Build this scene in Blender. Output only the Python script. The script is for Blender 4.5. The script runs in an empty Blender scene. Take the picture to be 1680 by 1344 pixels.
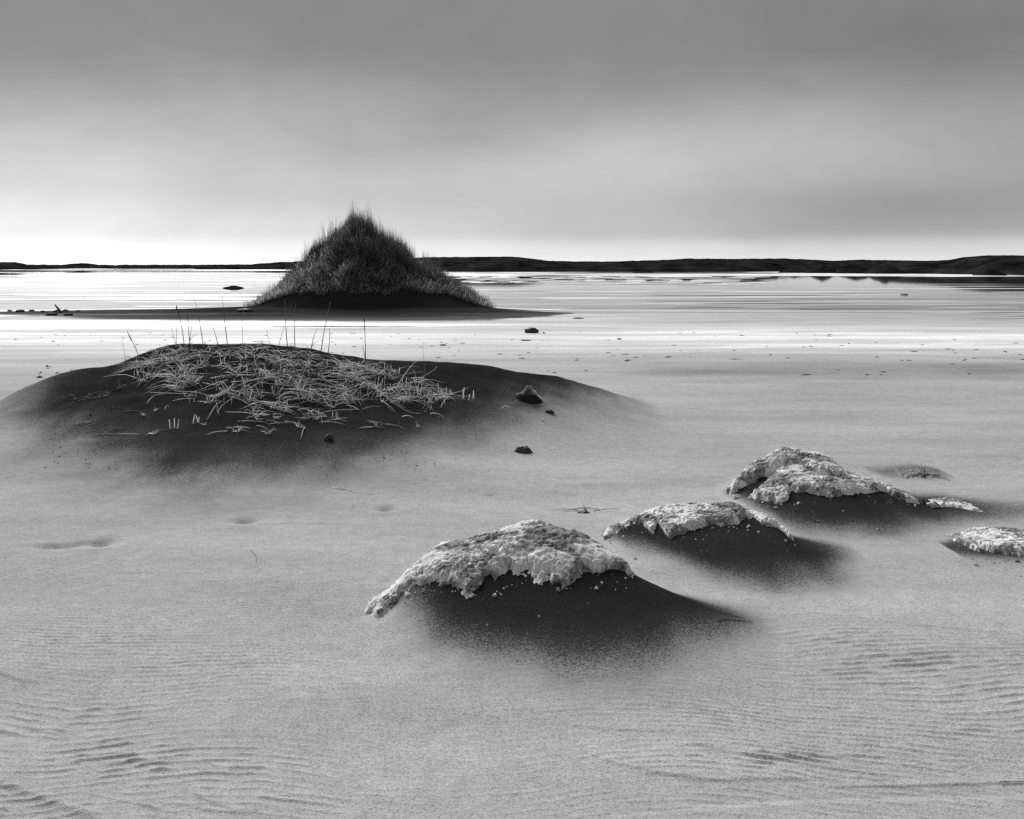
import bpy, bmesh, math, random
import numpy as np
from mathutils import Vector

random.seed(7)
RNG = np.random.RandomState(11)
scn = bpy.context.scene
C = scn.collection
R = math.radians

# ------------------------------------------------------------------ camera
F = 1801.0          # focal length in photograph pixels (1680 wide)
CH = 1.6            # camera height
HZ = 434.0          # row of the true horizon
FH = F * CH
cam_d = bpy.data.cameras.new('camera')
cam = bpy.data.objects.new('camera', cam_d)
C.objects.link(cam)
cam.location = (0, 0, CH)
cam.rotation_euler = (R(90), 0, 0)
cam_d.sensor_width = 36
cam_d.lens = 36 * F / 1680
cam_d.shift_y = (HZ - 672) / 1680
cam_d.clip_start = 0.05
cam_d.clip_end = 8000
scn.camera = cam

# ------------------------------------------------------------------ light
SUN_EL, SUN_AZ = 32.0, -20.0       # azimuth measured from the view axis, minus = left
sd = Vector((math.sin(R(SUN_AZ)) * math.cos(R(SUN_EL)), math.cos(R(SUN_AZ)) * math.cos(R(SUN_EL)), math.sin(R(SUN_EL))))
sun_d = bpy.data.lights.new('sun', 'SUN')
sun_d.energy = 1.5
sun_d.angle = R(28)
sun_d.color = (1, 1, 1)
sun = bpy.data.objects.new('sun', sun_d)
C.objects.link(sun)
sun.rotation_euler = (-sd).to_track_quat('-Z', 'Y').to_euler()

world = bpy.data.worlds.new('World')
scn.world = world
world.use_nodes = True


class NT:
    """small helper to write node trees"""
    def __init__(s, tree):
        s.t = tree; s.n = tree.nodes; s.l = tree.links
        s.n.clear()

    def node(s, kind, **kw):
        nd = s.n.new(kind)
        for k, v in kw.items():
            setattr(nd, k, v)
        return nd

    def put(s, sock, v):
        if isinstance(v, bpy.types.NodeSocket):
            s.l.new(v, sock)
        elif isinstance(v, (int, float)) and sock.type == 'RGBA':
            sock.default_value = (v, v, v, 1)
        elif v is not None:
            sock.default_value = v

    def math(s, op, a, b=None, c=None, clamp=False):
        nd = s.node('ShaderNodeMath', operation=op, use_clamp=clamp)
        for i, v in enumerate((a, b, c)):
            if v is not None:
                s.put(nd.inputs[i], v)
        return nd.outputs[0]

    def smooth(s, v, a, b, lo=0.0, hi=1.0):
        nd = s.node('ShaderNodeMapRange', interpolation_type='SMOOTHSTEP')
        s.put(nd.inputs[0], v)
        for i, q in enumerate((a, b, lo, hi)):
            nd.inputs[i + 1].default_value = q
        return nd.outputs[0]

    def lin(s, v, a, b, lo=0.0, hi=1.0):
        nd = s.node('ShaderNodeMapRange')
        s.put(nd.inputs[0], v)
        for i, q in enumerate((a, b, lo, hi)):
            nd.inputs[i + 1].default_value = q
        return nd.outputs[0]

    def mapping(s, v, scale=(1, 1, 1), loc=(0, 0, 0)):
        nd = s.node('ShaderNodeMapping')
        s.put(nd.inputs['Vector'], v)
        nd.inputs['Scale'].default_value = scale
        nd.inputs['Location'].default_value = loc
        return nd.outputs[0]

    def noise(s, v, scale, detail=4, rough=0.5, dist=0.0):
        nd = s.node('ShaderNodeTexNoise')
        s.put(nd.inputs['Vector'], v)
        nd.inputs['Scale'].default_value = scale
        nd.inputs['Detail'].default_value = detail
        nd.inputs['Roughness'].default_value = rough
        nd.inputs['Distortion'].default_value = dist
        return nd.outputs[0]

    def bump(s, h, strength, dist, normal=None):
        nd = s.node('ShaderNodeBump')
        nd.inputs['Strength'].default_value = strength
        nd.inputs['Distance'].default_value = dist
        s.put(nd.inputs['Height'], h)
        if normal is not None:
            s.put(nd.inputs['Normal'], normal)
        return nd.outputs[0]

    def grey(s, v):
        nd = s.node('ShaderNodeCombineColor')
        for i in range(3):
            s.put(nd.inputs[i], v)
        return nd.outputs[0]


def build_world():
    w = NT(world.node_tree)
    tc = w.node('ShaderNodeTexCoord').outputs['Generated']
    sep = w.node('ShaderNodeSeparateXYZ'); w.put(sep.inputs[0], tc)
    x, y, z = sep.outputs
    zc = w.math('MAXIMUM', z, 0.0)
    # cloud deck: broad soft bands, lighter towards the horizon
    n1 = w.noise(w.mapping(tc, (1.0, 1.0, 2.0), (3.1, 0.4, 1.7)), 4.0, 6, 0.55, 0.9)
    n2 = w.noise(w.mapping(tc, (1.6, 1.6, 3.6), (0.3, 5.0, 2.0)), 3.4, 6, 0.55, 0.8)
    el = w.math('ADD', zc, w.math('MULTIPLY', w.math('SUBTRACT', n2, 0.5), w.smooth(zc, 0.0, 0.1, 0.008, 0.036)))
    ramp = w.node('ShaderNodeValToRGB')
    ramp.color_ramp.interpolation = 'EASE'
    stops = [(0.0, .80), (0.03, .68), (0.075, .46), (0.17, .37), (0.32, .285), (0.48, .22), (0.62, .21), (1.0, .20)]
    e = ramp.color_ramp.elements
    while len(e) < len(stops):
        e.new(0.5)
    for q, (p, v) in zip(e, stops):
        q.position = p; q.color = (v, v, v, 1)
    w.put(ramp.inputs[0], w.math('MULTIPLY', el, 2.5, clamp=True))
    az = w.math('ARCTAN2', x, y)

    def cloud(a0, aw, z0, zw, tilt=0.0):
        u = w.math('DIVIDE', w.math('SUBTRACT', az, a0), aw)
        zz = w.math('SUBTRACT', w.math('SUBTRACT', el, z0), w.math('MULTIPLY', w.math('SUBTRACT', az, a0), tilt))
        q = w.math('DIVIDE', zz, zw)
        k = w.math('ADD', w.math('MULTIPLY', u, u), w.math('MULTIPLY', q, q))
        return w.math('EXPONENT', w.math('MULTIPLY', k, -1.0))
    v = ramp.outputs[0]
    for amp, args in ((.40, (-.44, .36, 0.01, .092, 0.0)), (.10, (.03, .16, .085, .035, .05)), (.12, (.22, .19, .110, .036, .05)), (-.15, (.36, .22, .040, .028, 0)),
                      (-.02, (-.02, .25, .20, .05, 0)), (-.05, (.36, .14, .18, .06, 0)), (.09, (-.30, .2, .12, .04, .12))):
        v = w.math('ADD', v, w.math('MULTIPLY', cloud(*args), amp))
    v = w.math('MULTIPLY', v, w.lin(n1, 0.25, 0.75, 0.91, 1.09))
    n3 = w.noise(w.mapping(tc, (1, 1, 1.6), (7, 2, 1)), 16, 5, 0.65, 0.6)
    v = w.math('MULTIPLY', v, w.lin(n3, 0.3, 0.7, 0.965, 1.035))
    # thin clear sky through the deck
    sky = w.node('ShaderNodeTexSky', sky_type='NISHITA', sun_disc=False,
                 sun_elevation=R(SUN_EL), sun_rotation=R(SUN_AZ))
    bw = w.node('ShaderNodeRGBToBW'); w.put(bw.inputs[0], sky.outputs[0])
    v = w.math('ADD', w.math('MULTIPLY', v, 3.05), w.math('MULTIPLY', w.math('MINIMUM', bw.outputs[0], 8.0), 0.02))
    bg = w.node('ShaderNodeBackground')
    w.put(bg.inputs[0], w.grey(v)); bg.inputs[1].default_value = 0.10
    out = w.node('ShaderNodeOutputWorld')
    w.l.new(bg.outputs[0], out.inputs[0])


build_world()
vs = scn.view_settings
vs.view_transform = 'Standard'; vs.look = 'None'; vs.gamma = 1
vs.exposure = 1.72
vs.use_curve_mapping = False
scn.cycles.use_denoising = False
scn.cycles.max_bounces = 5
scn.cycles.sample_clamp_indirect = 1.5


# ------------------------------------------------------------------ noise in numpy
def _hash(ix, iy, seed):
    n = (ix.astype(np.int64) * 374761393 + iy.astype(np.int64) * 668265263 + seed * 974711) & 0x7fffffff
    n = ((n ^ (n >> 13)) * 1274126177) & 0x7fffffff
    n = (n ^ (n >> 16)) & 0xffff
    return n * (2 * math.pi / 65536.0)


def perlin(x, y, seed=0):
    x = np.asarray(x, float); y = np.asarray(y, float)
    ix = np.floor(x); iy = np.floor(y)
    fx = x - ix; fy = y - iy
    def g(ox, oy):
        a = _hash(ix + ox, iy + oy, seed)
        return np.cos(a) * (fx - ox) + np.sin(a) * (fy - oy)
    u = fx * fx * fx * (fx * (fx * 6 - 15) + 10)
    v = fy * fy * fy * (fy * (fy * 6 - 15) + 10)
    a = g(0, 0) * (1 - u) + g(1, 0) * u
    b = g(0, 1) * (1 - u) + g(1, 1) * u
    return (a * (1 - v) + b * v) * 1.4


def fbm(x, y, seed=0, octv=4, gain=0.5):
    r = 0; a = 1.0
    for k in range(octv):
        r = r + a * perlin(np.asarray(x) * 2 ** k + 13.7 * k, np.asarray(y) * 2 ** k - 7.3 * k, seed + k)
        a *= gain
    return r


def sstep(v, a, b):
    t = np.clip((v - a) / (b - a), 0, 1)
    return t * t * (3 - 2 * t)


def P3(px, py, Y):
    return (px - 840) / F * Y, CH - (py - HZ) / F * Y


# ------------------------------------------------------------------ terrain
class Ridge:
    """a mound whose crest runs roughly across the view: crest points (px, py, Y, front width, back width)"""
    def __init__(s, pts, drop=0.0, sm=0.12, power=1.7, crest=0.06):
        X = []; Z = []; YY = []; WF = []; WB = []
        for px, py, Y, wf, wb in pts:
            x, z = P3(px, py, Y)
            X.append(x); Z.append(max(z - drop, 0.0)); YY.append(Y); WF.append(wf); WB.append(wb)
        span = X[-1] - X[0]
        s.x0 = X[0] - span * .25; s.x1 = X[-1] + span * .25
        t = np.linspace(s.x0, s.x1, 1200)
        k = max(2, int(sm / (t[1] - t[0])))
        ker = np.exp(-np.linspace(-2, 2, 2 * k + 1) ** 2); ker /= ker.sum()
        def sm_(v):
            q = np.interp(t, X, v)
            return np.convolve(np.pad(q, k, mode='edge'), ker, 'valid')
        Z = list(Z)
        s.t = t
        z = np.interp(t, [X[0] - span * .12] + X + [X[-1] + span * .12], [0.0] + Z + [0.0], left=0, right=0)
        s.z = np.convolve(np.pad(z, k, mode='edge'), ker, 'valid')
        s.y, s.wf, s.wb = sm_(YY), sm_(WF), sm_(WB)
        s.p = power; s.c = crest

    def yc(s, x):
        return np.interp(x, s.t, s.y)

    def __call__(s, x, y):
        h = np.interp(x, s.t, s.z)
        yc = np.interp(x, s.t, s.y)
        d = yc - y
        w = np.where(d > 0, np.interp(x, s.t, s.wf), np.interp(x, s.t, s.wb))
        q = np.abs(d) / w
        q = np.sqrt(q * q + s.c ** 2) - s.c
        return h * np.clip(1 - q, 0, 1) ** s.p


RA = Ridge([(595, 1015, 4.98, .35, .40), (625, 985, 5.02, .55, .45), (660, 950, 5.08, .8, .5), (720, 905, 5.15, 1.0, .55),
            (800, 882, 5.2, 1.15, .6), (880, 870, 5.22, 1.2, .6), (950, 885, 5.15, 1.2, .6), (1020, 925, 5.02, 1.15, .5),
            (1040, 941, 4.97, 1.1, .5), (1110, 972, 4.88, 1.0, .5), (1190, 1006, 4.80, .8, .5), (1260, 1036, 4.72, .6, .5),
            (1330, 1064, 4.62, .5, .5)], drop=.035, sm=.05)
RB = Ridge([(985, 890, 6.25, .4, .4), (1010, 870, 6.3, .65, .5), (1050, 850, 6.35, .9, .5), (1100, 835, 6.4, 1.0, .5), (1200, 833, 6.4, 1.15, .5),
            (1260, 852, 6.3, 1.15, .5), (1300, 884, 6.15, 1.0, .5), (1340, 896, 6.10, .95, .5), (1400, 916, 6.0, .8, .5), (1440, 935, 5.85, .6, .5)],
           drop=.03, sm=.05)
RC = Ridge([(1190, 822, 7.3, .5, .5), (1210, 800, 7.4, .8, .6), (1240, 770, 7.5, 1.2, .7), (1280, 750, 7.6, 1.45, .7), (1340, 753, 7.6, 1.5, .7),
            (1385, 776, 7.5, 1.4, .7), (1440, 796, 7.35, 1.2, .6), (1500, 818, 7.25, 1.15, .6), (1560, 826, 7.3, 1.1, .6),
            (1620, 836, 7.2, 1.1, .7), (1700, 846, 7.1, 1.1, .7), (1800, 858, 7.1, 1.0, .7)], drop=.05, sm=.06)
RD = Ridge([(1555, 905, 6.1, .4, .5), (1600, 884, 6.25, .55, .5), (1650, 880, 6.3, .6, .5), (1700, 886, 6.3, .7, .5), (1780, 905, 6.1, .6, .5)],
           drop=.02, sm=.05)
RF = Ridge([(1455, 788, 8.3, .4, .4), (1510, 774, 8.45, .6, .5), (1555, 786, 8.3, .5, .5), (1580, 793, 8.2, .4, .4)], drop=.0, sm=.05)
RM = Ridge([(-120, 708, 11.0, 2.2, 3.6), (-60, 694, 11.0, 2.6, 3.6), (-5, 668, 11.0, 2.8, 3.4), (50, 637, 11.0, 3.2, 2.8), (110, 611, 11.0, 3.4, 2.0), (200, 600, 11.0, 3.7, 1.8), (250, 582, 11.0, 3.8, 1.8),
            (310, 571, 11.0, 3.9, 1.8), (440, 567, 11.0, 3.9, 1.8), (510, 577, 11.0, 3.9, 1.8), (560, 590, 11.0, 3.8, 1.8), (620, 598, 11.0, 3.7, 1.8),
            (700, 601, 11.0, 3.4, 1.8), (800, 607, 11.1, 3.0, 1.9), (900, 621, 11.3, 2.8, 2.0), (1000, 646, 11.6, 2.6, 2.2),
            (1070, 668, 11.9, 2.2, 2.4)], sm=.14, power=1.9, crest=.05)
RS = Ridge([(-300, 514, 36.5, 5, 4), (0, 511, 36.5, 5.5, 4), (300, 507, 37, 6, 4), (470, 500, 37.5, 6.5, 4), (600, 494, 38, 6.5, 4), (760, 502, 37.5, 6.5, 4), (860, 509, 37, 6, 4),
            (920, 513, 36.5, 5, 4)], sm=.5)
RG = Ridge([(392, 517, 38.4, 1.2, 1.2), (430, 504, 38.6, 1.6, 1.6), (450, 488, 39, 2.2, 2.2), (475, 462, 39.4, 2.8, 2.6), (500, 434, 39.6, 3.3, 3.0), (520, 416, 39.6, 3.6, 3.2), (545, 400, 39.8, 4.0, 3.4), (588, 364, 39.8, 4.2, 3.4),
            (622, 393, 39.8, 4.0, 3.3), (660, 421, 39.8, 3.6, 3.2), (700, 447, 39.5, 3.2, 3.0), (745, 474, 39.2, 2.8, 2.5), (785, 500, 38.8, 2.0, 2), (820, 516, 38.4, 1.5, 1.5)],
           sm=.10, power=1.1, crest=.08)
RIDGES = [RA, RB, RC, RD, RF, RM, RS]


def scarp_table():
    """low wind-cut edges in the sand: polyline in photo pixels, height (m), width (m)"""
    L = [
        ([(-60, 1262), (0, 1283), (40, 1297), (100, 1322), (180, 1350), (260, 1375)], .008, .030),
        ([(296, 1290), (340, 1313), (380, 1327), (440, 1328)], .005, .014),
        ([(113, 1246), (140, 1256), (168, 1267)], .003, .012),
        ([(160, 1252), (250, 1247), (330, 1245), (360, 1262), (380, 1274), (415, 1274)], .0016, .008),
        ([(-60, 1188), (0, 1199), (50, 1209)], .006, .018),
        ([(-60, 1090), (0, 1104), (40, 1118), (85, 1121)], .006, .02),
        ([(30, 1192), (60, 1198), (100, 1207)], .004, .013),
        ([(215, 1314), (240, 1322), (268, 1331)], .004, .014),
        ([(905, 1209), (945, 1222), (975, 1240), (1020, 1255), (1100, 1270), (1160, 1278), (1280, 1276), (1400, 1276)], .006, .020),
        ([(900, 1185), (960, 1191), (1020, 1197), (1100, 1200), (1180, 1203)], .004, .018),
        ([(1080, 1218), (1150, 1222), (1200, 1233), (1260, 1241), (1340, 1240), (1440, 1238)], .004, .013),
        ([(1300, 1290), (1500, 1287), (1600, 1284), (1700, 1283), (1900, 1282)], .005, .010),
        ([(1000, 1338), (1150, 1318), (1300, 1308), (1500, 1303), (1700, 1300), (1800, 1300)], -.008, .040),
        ([(1290, 1000), (1400, 1012), (1500, 1024), (1600, 1034), (1720, 1042)], .004, .02),
        ([(1180, 1020), (1210, 1020), (1240, 1022)], .006, .012),
    ]
    rr = np.random.RandomState(77)
    for (x0, x1, y0, y1, n) in ((90, 420, 1245, 1340, 16), (0, 200, 1165, 1215, 7), (-20, 120, 1290, 1344, 4), (1000, 1600, 1215, 1280, 9), (1250, 1700, 1060, 1180, 9), (300, 520, 1100, 1150, 5)):
        for _ in range(n):
            a = rr.uniform(x0, x1); b = rr.uniform(y0, y1); ln = rr.uniform(50, 190); sl = rr.normal(.08, .10); wv = rr.uniform(2, 6); ph = rr.uniform(0, 6)
            L.append(([(a + ln * t_, b + ln * t_ * sl + wv * math.sin(ph + t_ * 4.5)) for t_ in np.linspace(0, 1, 9)], rr.uniform(.0013, .0024), rr.uniform(.005, .009)))
    out = []
    for pts, hgt, wid in L:
        X = []; Y = []
        for px, py in pts:
            yy = FH / (py - HZ)
            for _ in range(4):
                z0 = float(base_h(np.array([(px - 840) / F * yy]), np.array([yy]))[0])
                yy = F * (CH - z0) / (py - HZ)
            X.append((px - 840) / F * yy); Y.append(yy)
        o = np.argsort(X)
        out.append((np.array(X)[o], np.array(Y)[o], hgt * .85, wid * 1.0))
    return out




def ripples(x, y):
    """wind ripples: broken wavy crests in patches"""
    m = np.zeros_like(x)
    near = (y < 11.5)
    xx = x[near]; yy = y[near]
    if xx.size == 0:
        return m
    px = 840 + xx * F / yy; py = HZ + FH / yy
    wx = xx + .05 * perlin(xx * 3, yy * 3, 41)
    ph = yy + .022 * perlin(wx * 2.4, yy * 2.0, 5) + .009 * perlin(wx * 10, yy * 6, 6) + .22 * perlin(xx * .9, yy * .6, 8) + .05 * xx * 0.6
    lam = .044
    s = np.sin(ph * 2 * math.pi / lam)
    crest = np.clip(s, -.3, 1) ** 1 * .5 + .5 * np.where(s > 0, s * s, 0)
    br = .12 + .88 * sstep(perlin(xx * 8, yy * 17, 21) + .4 * perlin(xx * 18, yy * 40, 22), -.45, .35)
    patch = np.zeros_like(xx)
    for cx, cy, rx, ry, a in [(120, 1060, 190, 45, .8), (320, 1110, 200, 45, .6), (90, 1185, 170, 35, .9), (260, 1265, 230, 50, 1.0), (20, 1330, 120, 40, .9), (470, 1330, 160, 30, .5),
                              (420, 985, 200, 50, .45), (120, 950, 160, 40, .4), (1480, 1100, 220, 50, .9), (1600, 1150, 180, 55, .8), (1300, 1190, 220, 35, .7),
                              (1330, 1255, 330, 35, .9), (1600, 1215, 160, 25, .6), (1400, 1060, 120, 28, .8), (1300, 1330, 400, 30, .35), (1000, 1175, 150, 14, .3),
                              (700, 870, 260, 30, .15), (350, 900, 300, 40, .2), (1640, 1090, 100, 40, .7)]:
        patch = np.maximum(patch, a * np.exp(-((px - cx) / rx) ** 2 * 1.3 - ((py - cy) / ry) ** 2 * 1.3))
    patch = patch * (0.55 + .5 * sstep(perlin(xx * 1.7, yy * 3.5, 31), -.4, .4)) + .06
    m[near] = crest * br * patch * .0085
    return m


def base_h(x, y):
    x = np.asarray(x, float); y = np.asarray(y, float)
    z = .030 + .018 * fbm(x * .16 + 3, y * .30, 2, 2) * sstep(y, 3, 9) + .006 * fbm(x * .7, y * 1.1, 9, 2)
    # broad, long undulations of the flat
    z = z + .06 * np.exp(-((y - 17.8 - .12 * x) / 1.7) ** 2) * sstep(x, -1.0, 5.0)
    z = z + .012 * perlin(x * .05, y * .35, 77) * sstep(y, 11, 15) * (1 - sstep(y, 30, 60))
    # wet flats: bars of sand barely above the film of water
    far = sstep(y, 24, 34)
    ly = np.log(np.maximum(y, 1)) * 26
    bars = fbm(x / np.maximum(y, 20) * 2.6 + .1 * ly, ly, 50, 3, .55)
    bars2 = fbm(x * .035, y * .16, 60, 2, .5)
    zf = -.004 + .020 * bars + .008 * bars2
    z = z * (1 - far) + zf * far
    z = z + .035 * far * np.exp(-((y - 31.5) / 4.5) ** 4)
    # narrow dark puddle
    z = z - .075 * np.exp(-((y - FH / (535 - HZ) - .02 * x) / .38) ** 2) * sstep(x, -7.2, -5.2) * (1 - sstep(x, -3.6, -1.0)) * (.8 + .5 * fbm(x * 1.1, y * 2, 44, 2))
    u = x / np.maximum(y, 1)
    shallow = sstep(y, 88, 100) * (1 - sstep(y, 520, 600)) * sstep(u, -.07, -.02)
    zz = .02 * fbm(u * 30, np.log(np.maximum(y, 1)) * 16, 55, 3, .6) + .004 - .032 * sstep(u, .20, .30) - .014 * sstep(u, .40, .46)
    zz = zz + .06 * sstep(y, 136 + 14 * sstep(-u, -.4, -.2), 150 + 14 * sstep(-u, -.4, -.2)) * (1 - sstep(y, 225, 240))
    z = z * (1 - shallow) + zz * shallow
    return z


SCARPS = scarp_table()


def dents(x, y):
    z = np.zeros_like(x)
    for px, py, rx, ry, dz in [(170, 899, .055, .10, .03), (100, 907, .16, .05, .012), (402, 864, .07, .08, .032), (633, 845, .05, .07, .026),
                               (495, 867, .3, .04, -.006), (985, 800, .25, .08, -.010), (806, 820, .05, .05, .012)]:
        yy = FH / (py - HZ); xx = (px - 840) / F * yy
        z = z - dz * np.exp(-((x - xx) / rx) ** 2 - ((y - yy) / ry) ** 2)
        if dz > .02:
            z = z + dz * .35 * np.exp(-((x - xx) / (rx * 2)) ** 2 - ((y - yy + ry * 1.6) / ry) ** 2)
    # the long shallow hollow on the left
    for k in range(8):
        px = 75 + k * 12; py = 906 - k * 1.0
        yy = FH / (py - HZ); xx = (px - 840) / F * yy
        z = z - .007 * np.exp(-((x - xx) / .05) ** 2 - ((y - yy) / .05) ** 2)
    return z


def H(x, y, fine=True):
    x = np.asarray(x, float); y = np.asarray(y, float)
    sh = x.shape
    x = x.ravel(); y = y.ravel()
    z = base_h(x, y)
    acc = np.zeros_like(x)
    jx = x + .02 * perlin(x * 4, y * 4, 90) * (y < 10)
    for r in RIDGES:
        acc += np.clip(r(jx, y), 0, None) ** 3
    acc += np.minimum(np.clip(RG(x, y), 0, None), 4) ** 3 * 0
    ah = acc ** (1 / 3.)
    z = z + ah + (.035 * fbm(x * .9, y * 1.3, 301, 4, .55) * sstep(ah, .05, .4) if True else 0)
    if fine:
        for X, Y, hgt, wid in SCARPS:
            lo, hi = X[0], X[-1]
            sel = (x > lo) & (x < hi) & (y < 12)
            if not sel.any():
                continue
            xs = x[sel]
            yc = np.interp(xs, X, Y) + .002 * perlin(xs * 9, xs * 0, 15)
            d = (y[sel] - yc) / wid
            end = sstep(xs, lo, lo + .25 * (hi - lo)) * (1 - sstep(xs, hi - .25 * (hi - lo), hi))
            prof = np.where(d > 0, np.exp(-d / 3.0), np.exp(-(d * 1.4) ** 2))
            z[sel] += hgt * end * prof
        z = z + ripples(x, y) + dents(x, y)
    return z.reshape(sh)


def drift_shade_mask(x, y):
    """black sand of the drifts with their slope shade painted in, ragged at the rim"""
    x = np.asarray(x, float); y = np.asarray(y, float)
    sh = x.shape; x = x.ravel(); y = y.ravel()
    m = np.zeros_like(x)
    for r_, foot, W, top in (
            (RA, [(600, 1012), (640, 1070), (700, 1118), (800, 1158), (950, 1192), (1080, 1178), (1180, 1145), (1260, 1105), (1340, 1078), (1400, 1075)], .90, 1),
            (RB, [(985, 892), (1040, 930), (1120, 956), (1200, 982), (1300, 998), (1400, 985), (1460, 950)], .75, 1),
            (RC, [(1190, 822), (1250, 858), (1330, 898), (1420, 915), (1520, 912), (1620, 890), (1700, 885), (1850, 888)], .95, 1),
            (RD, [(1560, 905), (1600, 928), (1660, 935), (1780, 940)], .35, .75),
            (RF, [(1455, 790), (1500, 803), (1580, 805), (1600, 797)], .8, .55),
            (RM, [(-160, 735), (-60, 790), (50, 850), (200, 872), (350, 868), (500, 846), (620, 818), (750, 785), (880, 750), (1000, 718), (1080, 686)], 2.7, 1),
            (RS, [(-100, 516), (0, 520), (150, 525), (300, 528), (600, 530), (800, 528), (900, 521), (945, 516)], 1.6, 1)):  # dark apron of the big dune, with its shadow painted in
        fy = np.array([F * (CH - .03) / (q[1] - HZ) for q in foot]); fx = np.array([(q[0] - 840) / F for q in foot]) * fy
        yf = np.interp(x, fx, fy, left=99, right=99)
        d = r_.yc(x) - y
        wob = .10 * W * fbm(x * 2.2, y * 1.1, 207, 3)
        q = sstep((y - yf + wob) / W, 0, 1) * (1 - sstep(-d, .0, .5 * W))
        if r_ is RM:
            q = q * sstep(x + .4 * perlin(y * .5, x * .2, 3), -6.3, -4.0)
        # the painted dark fades along the tails to the right
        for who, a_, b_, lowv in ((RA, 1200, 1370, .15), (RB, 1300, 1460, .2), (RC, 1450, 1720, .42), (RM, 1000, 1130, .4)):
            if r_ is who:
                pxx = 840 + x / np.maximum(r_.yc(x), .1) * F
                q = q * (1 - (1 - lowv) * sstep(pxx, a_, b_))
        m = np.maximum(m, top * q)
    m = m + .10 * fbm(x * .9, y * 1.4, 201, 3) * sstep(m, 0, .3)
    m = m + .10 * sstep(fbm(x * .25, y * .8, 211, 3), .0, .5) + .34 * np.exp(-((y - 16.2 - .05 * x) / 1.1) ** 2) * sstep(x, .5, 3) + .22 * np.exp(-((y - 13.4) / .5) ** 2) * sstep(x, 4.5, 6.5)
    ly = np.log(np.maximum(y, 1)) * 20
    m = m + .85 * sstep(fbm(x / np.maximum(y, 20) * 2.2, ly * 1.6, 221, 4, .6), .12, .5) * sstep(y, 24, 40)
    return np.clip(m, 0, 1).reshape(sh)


def pale_sheen_mask(x, y):
    """pale sand in long sheets, with the white sheen of water painted in"""
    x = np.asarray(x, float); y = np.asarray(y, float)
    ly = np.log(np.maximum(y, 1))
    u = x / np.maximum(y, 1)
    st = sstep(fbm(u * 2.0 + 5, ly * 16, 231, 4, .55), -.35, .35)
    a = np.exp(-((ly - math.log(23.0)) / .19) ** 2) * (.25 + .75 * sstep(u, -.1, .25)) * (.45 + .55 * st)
    a = a + 1.0 * np.exp(-((y - 29.2 - .5 * fbm(x * .2, y * .3, 45, 2)) / 1.7) ** 4) * sstep(-u, .12, .24)  # bright pool left of the dune, its sheen painted as pale sand
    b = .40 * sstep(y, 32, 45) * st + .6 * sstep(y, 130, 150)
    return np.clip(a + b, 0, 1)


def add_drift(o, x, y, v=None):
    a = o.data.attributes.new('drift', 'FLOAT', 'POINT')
    a.data.foreach_set('value', (drift_shade_mask(x, y) if v is None else v).astype(np.float32).ravel())


def body_h(x, y):
    """surface of the big dune"""
    x = np.asarray(x, float); y = np.asarray(y, float)
    g = np.clip(RG(x, y), 0, None)
    n = fbm(x * .8, y * .8, 33, 4) * .19 * sstep(g, .1, 1.2)
    return H(x, y, False) + g + n - .04 + .04 * sstep(g, .0, .25)


def hit(px, py, surf=None):
    """where the sight line of a photo pixel meets the sand"""
    Y0 = min(FH / max(py - HZ, 2.0), 700.)
    Ys = np.linspace(Y0 * .42, Y0 * 1.06, 700)
    x = (px - 840) / F * Ys
    zr = CH - (py - HZ) / F * Ys
    zs = (surf or (lambda a, b: H(a, b, False)))(x, Ys)
    below = np.nonzero(zr <= zs)[0]
    if len(below) == 0:
        Y = FH / max(py - HZ, 2.0)
        return Vector(((px - 840) / F * Y, Y, float(H(np.array([(px - 840) / F * Y]), np.array([Y]), False)[0])))
    k = below[0]
    if k:
        a = zr[k - 1] - zs[k - 1]; b = zr[k] - zs[k]
        t = a / (a - b)
        Y = Ys[k - 1] + (Ys[k] - Ys[k - 1]) * t
    else:
        Y = Ys[0]
    X = (px - 840) / F * Y
    return Vector((X, Y, float(H(np.array([X]), np.array([Y]), False)[0])))


# ------------------------------------------------------------------ mesh helpers
def mesh_obj(name, verts, faces, mat, parent=None, smooth=True):
    me = bpy.data.meshes.new(name)
    verts = np.asarray(verts, dtype=np.float32)
    if isinstance(faces, np.ndarray):
        n, k = faces.shape
        me.vertices.add(len(verts)); me.vertices.foreach_set('co', verts.ravel())
        me.loops.add(n * k); me.loops.foreach_set('vertex_index', faces.astype(np.int32).ravel())
        me.polygons.add(n)
        me.polygons.foreach_set('loop_start', np.arange(0, n * k, k, dtype=np.int32))
        me.polygons.foreach_set('loop_total', np.full(n, k, dtype=np.int32))
        me.update(calc_edges=True)
    else:
        me.from_pydata([tuple(v) for v in verts], [], faces)
    if smooth:
        me.polygons.foreach_set('use_smooth', np.ones(len(me.polygons), dtype=bool))
    me.materials.append(mat)
    o = bpy.data.objects.new(name, me)
    C.objects.link(o)
    if parent:
        o.parent = parent
    return o


def grid_faces(nr, nc):
    i = np.arange(nr - 1)[:, None] * nc + np.arange(nc - 1)[None, :]
    i = i.ravel()
    return np.stack([i, i + 1, i + nc + 1, i + nc], 1)


def tag(o, label=None, cat=None, group=None, kind=None):
    if label: o['label'] = label
    if cat: o['category'] = cat
    if group: o['group'] = group
    if kind: o['kind'] = kind
    return o


def empty(name, loc):
    o = bpy.data.objects.new(name, None)
    C.objects.link(o)
    o.location = loc
    o.empty_display_size = .1
    return o


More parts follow.
